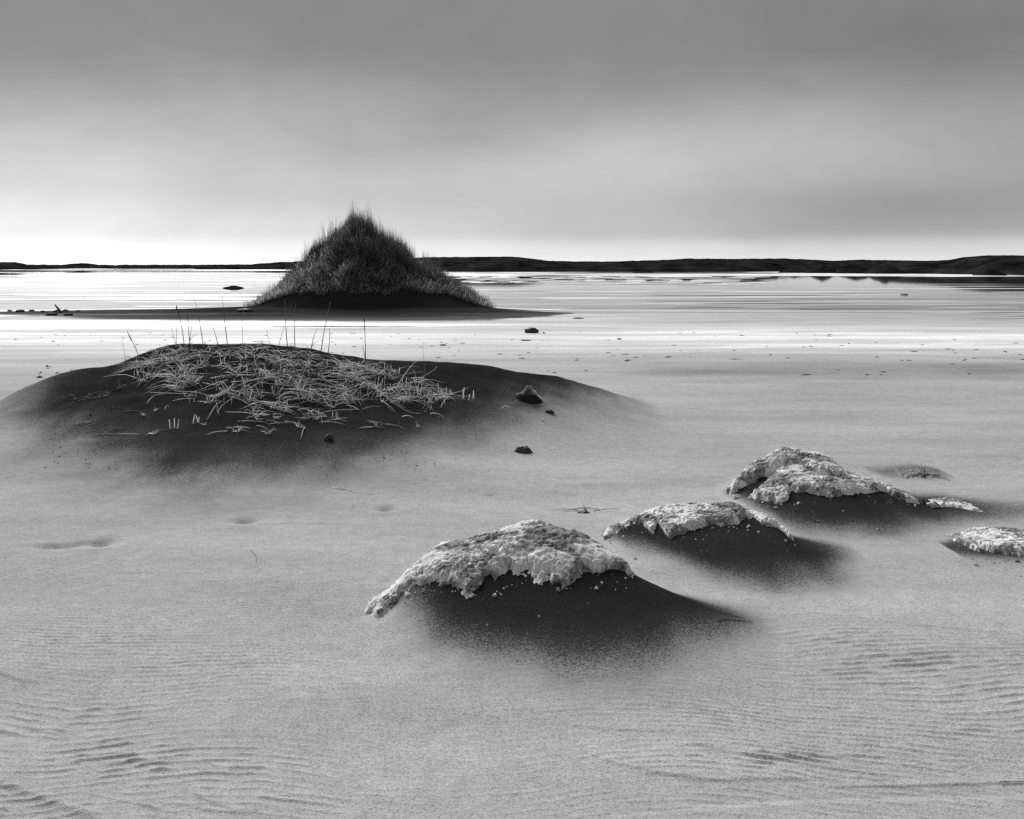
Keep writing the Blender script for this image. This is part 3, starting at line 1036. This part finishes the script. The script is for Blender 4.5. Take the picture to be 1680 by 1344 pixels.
# ------------------------------------------------------------------ driftwood on the left
def driftwood():
    p = hit(94, 513)
    s = Strips()
    q = lambda a, b, c: p + Vector((a, b, c))
    s.tube([q(.12, 0, -.02), q(.06, 0, .08), q(-.02, .02, .17), q(-.09, .02, .26)], .055, .02, 6)
    s.tube([q(-.14, 0, .01), q(-.02, 0, .06), q(.10, .0, .05), q(.18, 0, .0)], .04, .02, 6)
    s.tube([q(.03, 0, .1), q(-.04, 0, .22)], .03, .01, 5)
    o = s.build('driftwood_branch', WOOD, None, p)
    tag(o, 'short forked driftwood branch standing up from the far left flat', 'driftwood')


driftwood()


# ------------------------------------------------------------------ straw on the near mound
def drape(p, az, L, n=7, lift=.0, arch=.03, bend=0.0, tipup=0.0):
    """polyline lying over the sand from p"""
    pts = []
    x, y = p.x, p.y
    for i in range(n):
        t = i / (n - 1)
        pts.append((x, y, t))
        x += math.cos(az) * L / (n - 1); y += math.sin(az) * L / (n - 1)
        az += bend / (n - 1)
    X = np.array([q[0] for q in pts]); Y = np.array([q[1] for q in pts])
    Z = H(X, Y, False)
    out = []
    for i, q in enumerate(pts):
        t = q[2]
        out.append(Vector((q[0], q[1], float(Z[i]) + .004 + lift + arch * math.sin(math.pi * min(t * 1.05, 1)) + tipup * t * t)))
    return out


def tuft_strips(s, p, rnd, scale=1.0, n=None, flat=.3):
    for _ in range(n or rnd.randint(7, 13)):
        az = rnd.uniform(0, 2 * math.pi)
        L = rnd.uniform(.06, .15) * scale
        th = rnd.uniform(.1, 1.3)
        dr = rnd.uniform(.2, 2.0) * flat * 2
        q = p + Vector((rnd.uniform(-.03, .03), rnd.uniform(-.03, .03), -.005)) * scale
        pts = [q.copy()]
        for k in range(4):
            a = min(th + dr * (k / 4) ** 1.3, 2.6)
            q = q + Vector((math.sin(a) * math.cos(az), math.sin(a) * math.sin(az), math.cos(a))) * (L / 4)
            pts.append(q.copy())
        s.tube(pts, rnd.uniform(.0022, .0046), .001, 3)


def ytop(px): return float(np.interp(px, [205, 240, 270, 300, 330, 440, 500, 550, 600, 660, 700, 745], [606, 594, 580, 574, 570, 569, 578, 592, 600, 615, 635, 652]))
def ybot(px): return float(np.interp(px, [205, 250, 300, 340, 400, 450, 500, 560, 610, 650, 700, 745], [612, 632, 652, 676, 688, 690, 692, 684, 668, 672, 676, 662]))


def build_straw():
    rnd = random.Random(5)
    mat_s = Strips()
    # tangle of crossing blades over the crown of the mound: too many to count
    cnt = 0
    while cnt < 780:
        px = rnd.uniform(215, 728); a, b = ytop(px), ybot(px)
        t = rnd.random() ** 1.15
        py = a + (b - a) * t
        dens = float(perlin(np.array([px * .022]), np.array([py * .05]), 4)[0])
        keep = .42 + dens * 1.7 - .30 * t + (.3 if px > 430 else 0) * (1 - t)
        if rnd.random() > keep: continue
        cnt += 1
        p = hit(px, py)
        az = rnd.choice([rnd.gauss(-.35, .5), rnd.gauss(math.pi + .3, .6), rnd.uniform(0, 6.28)])
        L = rnd.choice([rnd.uniform(.06, .18), rnd.uniform(.12, .42)])
        pts = drape(p, az, L, 6, 0, rnd.uniform(.0, .05), rnd.gauss(0, .35), rnd.uniform(0, .05))
        mat_s.tube(pts, rnd.uniform(.0018, .0044), .0011, 3)
    # short broken upright butts in the tangle
    for _ in range(330):
        px = rnd.uniform(220, 742); a, b = ytop(px), ybot(px)
        py = a + (b - a) * rnd.random()
        if float(perlin(np.array([px * .022]), np.array([py * .05]), 4)[0]) < -.25: continue
        p = hit(px, py)
        L = rnd.uniform(.03, .10); az = rnd.uniform(0, 6.28); th = abs(rnd.gauss(.25, .3))
        e = p + Vector((math.sin(th) * math.cos(az), math.sin(th) * math.sin(az), math.cos(th))) * L
        mat_s.tube([p - Vector((0, 0, .01)), (p + e) / 2 + Vector((rnd.uniform(-.006, .006), 0, 0)), e], .004, .0018, 3)
    o = mat_s.build('straw_tangle', STRAW)
    tag(o, 'tangled mat of bleached broken straw over the crown of the near mound', kind='stuff')

    # tufts one can tell apart in the mat
    gt = 'straw tufts on the near sand mound'
    mt = [(262, 585), (250, 618), (282, 595), (300, 612), (322, 628), (335, 600), (352, 632), (372, 646), (385, 612), (398, 640), (410, 660), (425, 650), (438, 622), (452, 652), (466, 676),
          (452, 600), (480, 600), (492, 640), (505, 655), (520, 620), (540, 640), (512, 600), (562, 612), (585, 622), (602, 612), (618, 640), (640, 622), (655, 640), (668, 655), (690, 650), (706, 662),
          (365, 585), (400, 590), (420, 582), (345, 578), (310, 590), (290, 640), (345, 660), (575, 660), (545, 668)]
    mt.sort(key=lambda q: q[1])
    rows_ = ['top', 'second', 'middle', 'fourth', 'lowest']
    nth = ['first', 'second', 'third', 'fourth', 'fifth', 'sixth', 'seventh', 'eighth']
    place = {}
    for i_ in range(5):
        for k_, q_ in enumerate(sorted(mt[i_ * 8:i_ * 8 + 8])):
            place[q_] = 'bleached straw tuft in the mat on the mound, %s row, %s from the left' % (rows_[i_], nth[k_])
    for px, py in mt:
        p = hit(px, py)
        s = Strips(); tuft_strips(s, p, rnd, rnd.uniform(.8, 1.25))
        o = s.build('straw_tuft', STRAW, None, p)
        tag(o, place[(px, py)], 'straw tuft', gt)
    lone = [(207, 605, 'lone straw tuft at the upper left end of the mat', 1.0), (222, 600, 'small upright butts beside the leftmost tuft of the mat', .7),
            (128, 656, 'leftmost low straw wisp on the near mound', .7), (150, 652, 'curled straw wisp second from the left of the mound', .7),
            (170, 650, 'straggling straw wisp at the left foot of the mat', .8), (193, 638, 'thin straw wisp climbing towards the mat from the left', .8),
            (148, 681, 'low curl of straw on the bare left slope', .6), (190, 672, 'flat straw wisp right of the low curl', .7),
            (151, 693, 'faint half-buried straw wisp at lower left of the mound', .6), (175, 711, 'lowest faint straw wisp on the left slope', .7),
            (236, 682, 'tiny straw sprig on the bare slope below the left mat', .45), (254, 675, 'dark-footed sprig left of centre on bare slope', .5),
            (285, 704, 'pair of short stubs low on the bare slope', .5), (321, 694, 'short stub beside scattered crumbs on the slope', .5),
            (250, 712, 'flat straw wisp low on the left slope', .6), (335, 697, 'crumbled straw bits below the left mat', .5),
            (390, 708, 'flat crossed straws below the middle of the mat', .6), (440, 712, 'spiky dark-footed tuft below the middle of the mat', .8),
            (425, 690, 'flat straw sprig just below the middle mat', .7), (456, 686, 'short flat straws below the mat centre', .6),
            (492, 702, 'tuft with a drooping straw below the mat', .8), (520, 688, 'flat wisp of straw just right of the drooping tuft', .7),
            (556, 688, 'low flattened straws below the right half of the mat', .7), (620, 698, 'flat crumbling wisp on the bare right slope', .7),
            (758, 652, 'upright stubs at the right end of the mat', .6), (764, 656, 'bent pair of stubs at the right end beyond the mat', .6),
            (779, 655, 'single short stub farthest right of the mat', .4), (734, 656, 'tuft at the right tip of the mat', .8),
            (686, 700, 'short curl of straw on the right slope', .4), (890, 690, 'faint pale scrap below the small clod at right', .4),
            (960, 838, 'brittle dark sprig on the flat crumbly patch', .5)]
    for px, py, lab, sc in lone:
        p = hit(px, py)
        s = Strips()
        tuft_strips(s, p, rnd, sc * .85, rnd.randint(4, 8), .75)
        if 'wisp' in lab or 'flat' in lab:
            for _ in range(rnd.randint(2, 4)):
                q = p + Vector((rnd.uniform(-.1, .1), rnd.uniform(-.08, .08), 0))
                s.tube(drape(q, rnd.gauss(.1, .3) + rnd.choice([0, math.pi]), rnd.uniform(.08, .24), 6, 0, .008, rnd.gauss(0, .6)), .003, .001, 3)
        if 'stub' in lab:
            s = Strips()
            for _ in range(3):
                q = p + Vector((rnd.uniform(-.03, .03), rnd.uniform(-.03, .03), -.01))
                s.tube([q, q + Vector((rnd.uniform(-.02, .02), 0, rnd.uniform(.05, .11)))], .005, .003, 4)
        o = s.build('straw_tuft', STRAW if py < 720 and px > 230 else STRAW_DULL, None, p)
        tag(o, lab, 'straw tuft', gt)

    # long fallen stalks (start pixel -> end pixel)
    gs = 'fallen straw stalks on the near sand mound'
    stalks = [
        ((360, 683), (372, 665), (437, 622), 'stalk bent in the middle below the left mat'),
        ((340, 690), (356, 668), (368, 660), 'short stalk pointing down towards the bare slope'),
        ((358, 650), (400, 633), (432, 622), 'long pale stalk slanting across the mat centre left'),
        ((240, 665), (252, 655), (270, 648), 'lone stalk lying on bare sand left of the mat'),
        ((270, 673), (274, 671), (278, 669), 'very short stalk piece on the bare sand'),
        ((345, 622), (390, 620), (435, 618), 'level stalk lying across the mat'),
        ((225, 638), (238, 622), (250, 607), 'stalk slanting up at the left of the mat'),
        ((315, 622), (330, 600), (344, 584), 'stalk rising steeply in the left mat'),
        ((285, 612), (300, 598), (322, 575), 'stalk leaning across the left crown'),
        ((252, 625), (262, 615), (278, 606), 'curved stalk between two left tufts'),
        ((500, 600), (540, 632), (560, 650), 'long stalk running down right from the crown'),
        ((536, 655), (556, 640), (572, 624), 'stalk crossing the long one near mat centre'),
        ((560, 650), (568, 662), (580, 675), 'lower continuation of the long bent stalk'),
        ((622, 642), (655, 672), (690, 680), 'long curved stalk sweeping out below the right mat'),
        ((625, 658), (640, 672), (650, 680), 'short stalk below the right mat'),
        ((650, 640), (672, 617), (700, 603), 'pale stalk jutting up over the right mat into the dark slope'),
        ((674, 622), (705, 630), (730, 645), 'arched stalk at the right of the mat'),
        ((700, 650), (740, 652), (757, 653), 'straight level stalk at the right tip'),
        ((706, 680), (718, 684), (729, 688), 'short stalk lying past the right mat'),
        ((660, 685), (670, 687), (680, 688), 'small piece of stalk under the right mat'),
        ((607, 694), (613, 699), (619, 704), 'thin splinter of straw on the right slope'),
        ((500, 703), (497, 712), (493, 724), 'stalk hanging down from the drooping tuft'),
        ((372, 704), (378, 707), (384, 707), 'flat straw piece on the slope below mid mat'),
        ((422, 700), (432, 706), (444, 711), 'straw leaning on the spiky tuft'),
        ((821, 672), (830, 671), (838, 672), 'thin straw flat on the right slope by the small clod'),
        ((590, 616), (640, 660), (665, 670), 'straight stalk slanting through the right mat'),
        ((440, 600), (480, 590), (520, 597), 'stalk following the crown line'),
        ((460, 610), (500, 612), (545, 603), 'gently bowed stalk right of the crown'),
        ((470, 640), (500, 646), (540, 656), 'level straw low in the mat centre'),
        ((300, 640), (310, 626), (330, 622), 'short bowed stalk in the lower left mat'),
    ]
    for a, m_, b, lab in stalks:
        P = [hit(*a), hit(*m_), hit(*b)]
        if P[2].y > P[0].y + 2.0: P[2].y = P[1].y
        pts = []
        for i in range(9):
            t = i / 8
            x = (1 - t) ** 2 * P[0].x + 2 * t * (1 - t) * (2 * P[1].x - (P[0].x + P[2].x) / 2) + t * t * P[2].x
            y = (1 - t) ** 2 * P[0].y + 2 * t * (1 - t) * (2 * P[1].y - (P[0].y + P[2].y) / 2) + t * t * P[2].y
            z = float(H(np.array([x]), np.array([y]), False)[0]) + .008 + .02 * math.sin(math.pi * t)
            if 'jutting' in lab: z += .10 * t
            pts.append(Vector((x, y, z)))
        s = Strips(); s.tube(pts, .0042, .0014, 4)
        tag(s.build('straw_stalk', STRAW, None, pts[0].copy()), lab, 'straw stalk', gs)

    # thin stems standing against the flat
    ge = 'thin upright grass stems on the near sand mound'
    stems = [((208, 602), (199, 552), 'faint leftmost upright stem over the left slope'),
             ((232, 598), (209, 544), 'leaning stem second from the left, with a side leaf'),
             ((291, 572), (275, 525), 'faint leaning stem at the left of the stem cluster'),
             ((289, 570), (288, 520), 'straight faint stem left of the seed-headed one'),
             ((303, 570), (290, 501), 'leaning stem with a small seed head over the left crown'),
             ((312, 568), (307, 514), 'dark stem in the left cluster beside the seed head'),
             ((310, 568), (314, 510), 'straight thin stem crossing the left cluster'),
             ((335, 578), (320, 492), 'tall stem slanting left in front of the big dune base'),
             ((358, 565), (352, 537), 'short thick broken stem on the left crown'),
             ((374, 570), (363, 486), 'tall slender stem slightly left of the crown centre'),
             ((398, 562), (399, 496), 'straight isolated stem at the crown centre left'),
             ((443, 562), (438, 541), 'short leaning stem left of the crossing pair'),
             ((457, 566), (478, 500), 'stem of the crossing pair that leans right'),
             ((472, 572), (468, 492), 'stem of the crossing pair that stands upright'),
             ((484, 572), (484, 500), 'straight stem just right of the crossing pair'),
             ((526, 578), (542, 496), 'tall stem leaning right, right of the crown'),
             ((537, 588), (541, 538), 'short dark stem beside the tall right-leaning one'),
             ((510, 575), (518, 541), 'short leaning stem between the crossing pair and the right tall stem'),
             ((600, 598), (598, 519), 'isolated tall stem with a pale seed head at right'),
             ((600, 598), (595, 567), 'short leaf at the foot of the isolated seed-headed stem'),
             ((695, 645), (693, 566), 'faint rightmost stem standing over the right mat'),
             ((340, 628), (335, 560), 'stem rising from the front of the left mat'),
             ((428, 650), (420, 566), 'long front stem rising from the middle of the mat'),
             ((325, 612), (322, 570), 'short straight stem in the left mat'),
             ((500, 660), (512, 610), 'leaning stem in the front of the mat'),
             ((1336, 856), (1334, 838), 'single thin dead stem standing from the drift between rocks')]
    for a, b, lab in stems:
        p = hit(*a)
        tx = (b[0] - 840) / F * p.y
        tz = CH - (b[1] - HZ) / F * p.y
        top = Vector((tx, p.y + rnd.uniform(-.05, .05), tz))
        mid = (p + top) / 2 + Vector((rnd.uniform(-.012, .012), 0, 0))
        s = Strips()
        thin = 'faint' in lab or 'thin' in lab
        r = .0022 if thin else .0036
        pts = [p - Vector((0, 0, .02)), p * .7 + top * .3 + (mid - (p + top) / 2) * .8, mid, p * .3 + top * .7 + (mid - (p + top) / 2) * .8, top]
        s.tube(pts, r * 1.3, r * .5, 4)
        if not thin and rnd.random() < .7 and top.z - p.z > .25:
            q = p * .25 + top * .75
            s.tube([p * .28 + top * .72, q * .5 + top * .5, top], r * 1.1, r * 1.0, 4)
        if 'side leaf' in lab or rnd.random() < .25:
            q = p * .85 + top * .15
            s.tube([q, q + Vector((.03, 0, .05)), q + Vector((.07, 0, .06))], r, r * .4, 3)
        if 'seed head' in lab or 'seed-headed stem' in lab and 'tall' in lab:
            s.tube([top - Vector((0, 0, .05)), top - Vector((0, 0, .02)), top], r * 1.8, r * .7, 5)
        if 'drift between rocks' in lab:
            tuft_strips(s, p, rnd, .3, 6)
        tag(s.build('upright_grass', STRAW_DULL, None, p), lab, 'grass stem', ge, 'thing')


build_straw()


def root_cap():
    """small fibrous cap right of the mound with a long stalk trailing from it"""
    p = hit(868, 655)
    root = empty('root_tussock', p)
    tag(root, 'small fibrous tussock with a pale stalk trailing to the right', 'tussock')
    x0, y0 = p.x, p.y
    n = 36
    V = []
    for j in range(n):
        for k in range(n):
            a = (k / (n - 1) - .5) * .36; b = (j / (n - 1) - .5) * .30
            r = math.sqrt((a / .15) ** 2 + (b / .13) ** 2)
            z = .13 * max(0, 1 - r * .8) ** 1.7
            V.append((a, b, z - .02))
    V = np.array(V)
    base = H(V[:, 0] + x0, V[:, 1] + y0, False) - p.z
    V[:, 2] += base + .012 * fbm(V[:, 0] * 30, V[:, 1] * 30, 4, 3)
    o = mesh_obj('sand_cone', V, grid_faces(n, n), SAND, root)
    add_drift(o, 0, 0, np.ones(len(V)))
    rnd = random.Random(3)
    s = Strips()
    for _ in range(260):
        az = rnd.uniform(0, 6.28); r = rnd.uniform(0, .075)
        a = math.cos(az) * r; b = math.sin(az) * r * .8 + .01
        z = .13 * (1 - r * .8 / .14) ** 1.7 - .006
        d = rnd.uniform(0, 6.28)
        s.tube([(a, b, z), (a + .015 * math.cos(d), b + .01, z + .006), (a + .03 * math.cos(d), b - .005, z - .006)], .003, .0015, 3)
    s.build('root_fibres', STRAW, root)
    s = Strips()
    q = lambda px, py, dz=.0: Vector((((px - 840) / F) * y0 - x0, 0, CH - (py - HZ) / F * y0 - p.z + dz))
    s.tube([q(875, 642), q(882, 648), q(888, 653), q(895, 656) + Vector((0, -.03, 0)), q(906, 659) + Vector((0, -.05, 0)), q(918, 663) + Vector((0, -.08, 0))], .006, .002, 4)
    s.tube([q(858, 645), q(851, 645), q(846, 646), q(850, 648), q(857, 648)], .003, .002, 4)
    s.build('stalk', STRAW, root)


root_cap()


def extras():
    rnd = random.Random(9)
    def stalk(pix, r, mat, name, lab, cat):
        P = [hit(*q) for q in pix]
        pts = [Vector((q.x, q.y, q.z + .004)) for q in P]
        s = Strips(); s.tube(pts, r, r * .5, 5)
        tag(s.build(name, mat, None, pts[0].copy()), lab, cat)
    stalk([(545, 800), (557, 803), (570, 804), (583, 808), (598, 809), (614, 811)], .0028, STRAW, 'twig', 'pale broken twig lying flat on the sand below the straw mound', 'twig')
    stalk([(410, 904), (416, 908), (420, 914), (421, 922)], .0014, STRAW_DULL, 'straw_stalk', 'thin curved straw alone on the sand at left middle', 'straw stalk')
    stalk([(1176, 1019), (1190, 1017), (1205, 1019), (1220, 1020), (1236, 1022)], .0022, DARKROCK, 'twig', 'thin dark twig on the right tail of the nearest drift', 'twig')
    stalk([(1640, 1285), (1650, 1284), (1660, 1284), (1700, 1284), (1750, 1284)], .0013, STRAW_DULL, 'twig', 'long thin twig in the groove at the lower right edge', 'twig')
    p = hit(1517, 784)
    s = Strips(); s.tube([p - Vector((0, 0, .01)), p + Vector((0, 0, .03)), p + Vector((-.004, 0, .075))], .008, .002, 4); tuft_strips(s, p, rnd, .4, 6)
    tag(s.build('grass_stub', DARKROCK, None, p), 'tiny dark stub on the low hump behind the split rock', 'plant stub')
    p = hit(1515 + 1, 828)
    s = Strips(); s.tube([p - Vector((0, 0, .01)), p + Vector((0, 0, .05))], .010, .002, 4)
    tag(s.build('grass_stub', DARKROCK, None, p), 'tiny dark stub between the split rock and the rock sliver', 'plant stub')


extras()


def crumbs():
    """tiny grit and broken bits lying about, too many to count"""
    rg = np.random.RandomState(31)
    for name, mat, spots, n, lo, hi, lab in (
        ('pale_grit', STRAW_DULL, [(60, 760, 600, 770)], 420, .003, .009, 'pale flecks of broken straw strewn over the near sand mound'),
        ('dark_grit', DARKROCK, [(560, 1680, 545, 620), (560, 1680, 560, 600), (0, 560, 545, 590)], 230, .002, .004, 'dark grit and crumbs strewn over the pale flat'),
    ):
        V = []; Fc = []
        for k in range(n):
            x0, x1, y0, y1 = spots[k % len(spots)]
            px = rg.uniform(x0, x1); py = rg.uniform(y0, y1)
            if float(perlin(np.array([px * .012]), np.array([py * .03]), 9)[0]) < -.2: continue
            Y = FH / (py - HZ)
            if name == 'pale_grit': Y = hit(px, py).y
            X = (px - 840) / F * Y
            z = float(H(np.array([X]), np.array([Y]))[0])
            r_ = rg.uniform(lo, hi) * (1 + (Y > 12) * 3.0)
            a = rg.uniform(0, 6.28); el = rg.uniform(1, 2.6) if name == 'pale_grit' else rg.uniform(2, 6); a = a if name == 'pale_grit' else rg.normal(0, .1)
            b = len(V)
            ca, sa = math.cos(a), math.sin(a)
            for dx, dy, dz in ((el, 0, 0), (0, 1, 0), (-el, 0, 0), (0, -1, 0), (0, 0, .9), (0, 0, -.5)):
                V.append((X + r_ * (dx * ca - dy * sa), Y + r_ * (dx * sa + dy * ca), z + r_ * dz))
            for i in range(4):
                j = (i + 1) % 4
                Fc.append((b + i, b + j, b + 4)); Fc.append((b + j, b + i, b + 5))
        o = mesh_obj(name, V, Fc, mat, None, False)
        tag(o, lab, kind='stuff')


crumbs()


def rock_crumbs():
    """broken chips of crust lying on the dark slopes under the rocks"""
    rg = np.random.RandomState(41)
    V = []; Fc = []
    for edge, n in (([(625, 1012), (662, 975), (742, 962), (790, 980), (870, 945), (935, 965), (1031, 945)], 60),
                    ([(1000, 886), (1070, 868), (1090, 892), (1160, 868), (1240, 858), (1301, 892)], 45),
                    ([(1214, 815), (1290, 830), (1345, 815), (1430, 812), (1500, 828)], 45),
                    ([(1574, 895), (1615, 917), (1680, 915)], 18)):
        ex = [q[0] for q in edge]; ey = [q[1] for q in edge]
        for _ in range(n):
            px = rg.uniform(ex[0] - 6, ex[-1] + 8); py = np.interp(px, ex, ey) + abs(rg.normal(0, 7)) + (rg.rand() < .12) * rg.uniform(0, 60)
            p = hit(px, py)
            r_ = rg.uniform(.002, .006) * (1 + (rg.rand() < .15) * 1.3)
            a = rg.uniform(0, 6.28); b = len(V)
            ring = [(math.cos(a + k * 1.0472) * r_ * rg.uniform(.7, 1.4), math.sin(a + k * 1.0472) * r_ * rg.uniform(.7, 1.3)) for k in range(6)]
            for q in ring: V.append((p.x + q[0], p.y + q[1], p.z - .001))
            for q in ring: V.append((p.x + q[0] * .6, p.y + q[1] * .6, p.z + r_ * rg.uniform(.5, 1.0)))
            for i in range(6):
                j = (i + 1) % 6
                Fc.append((b + i, b + j, b + 6 + j, b + 6 + i))
            Fc.append(tuple(b + 6 + k for k in range(6)))
    o = mesh_obj('rock_crumbs', V, Fc, ROCK, None, False)
    tag(o, 'pale chips broken off the crusted rocks onto the dark sand', kind='stuff')


rock_crumbs()
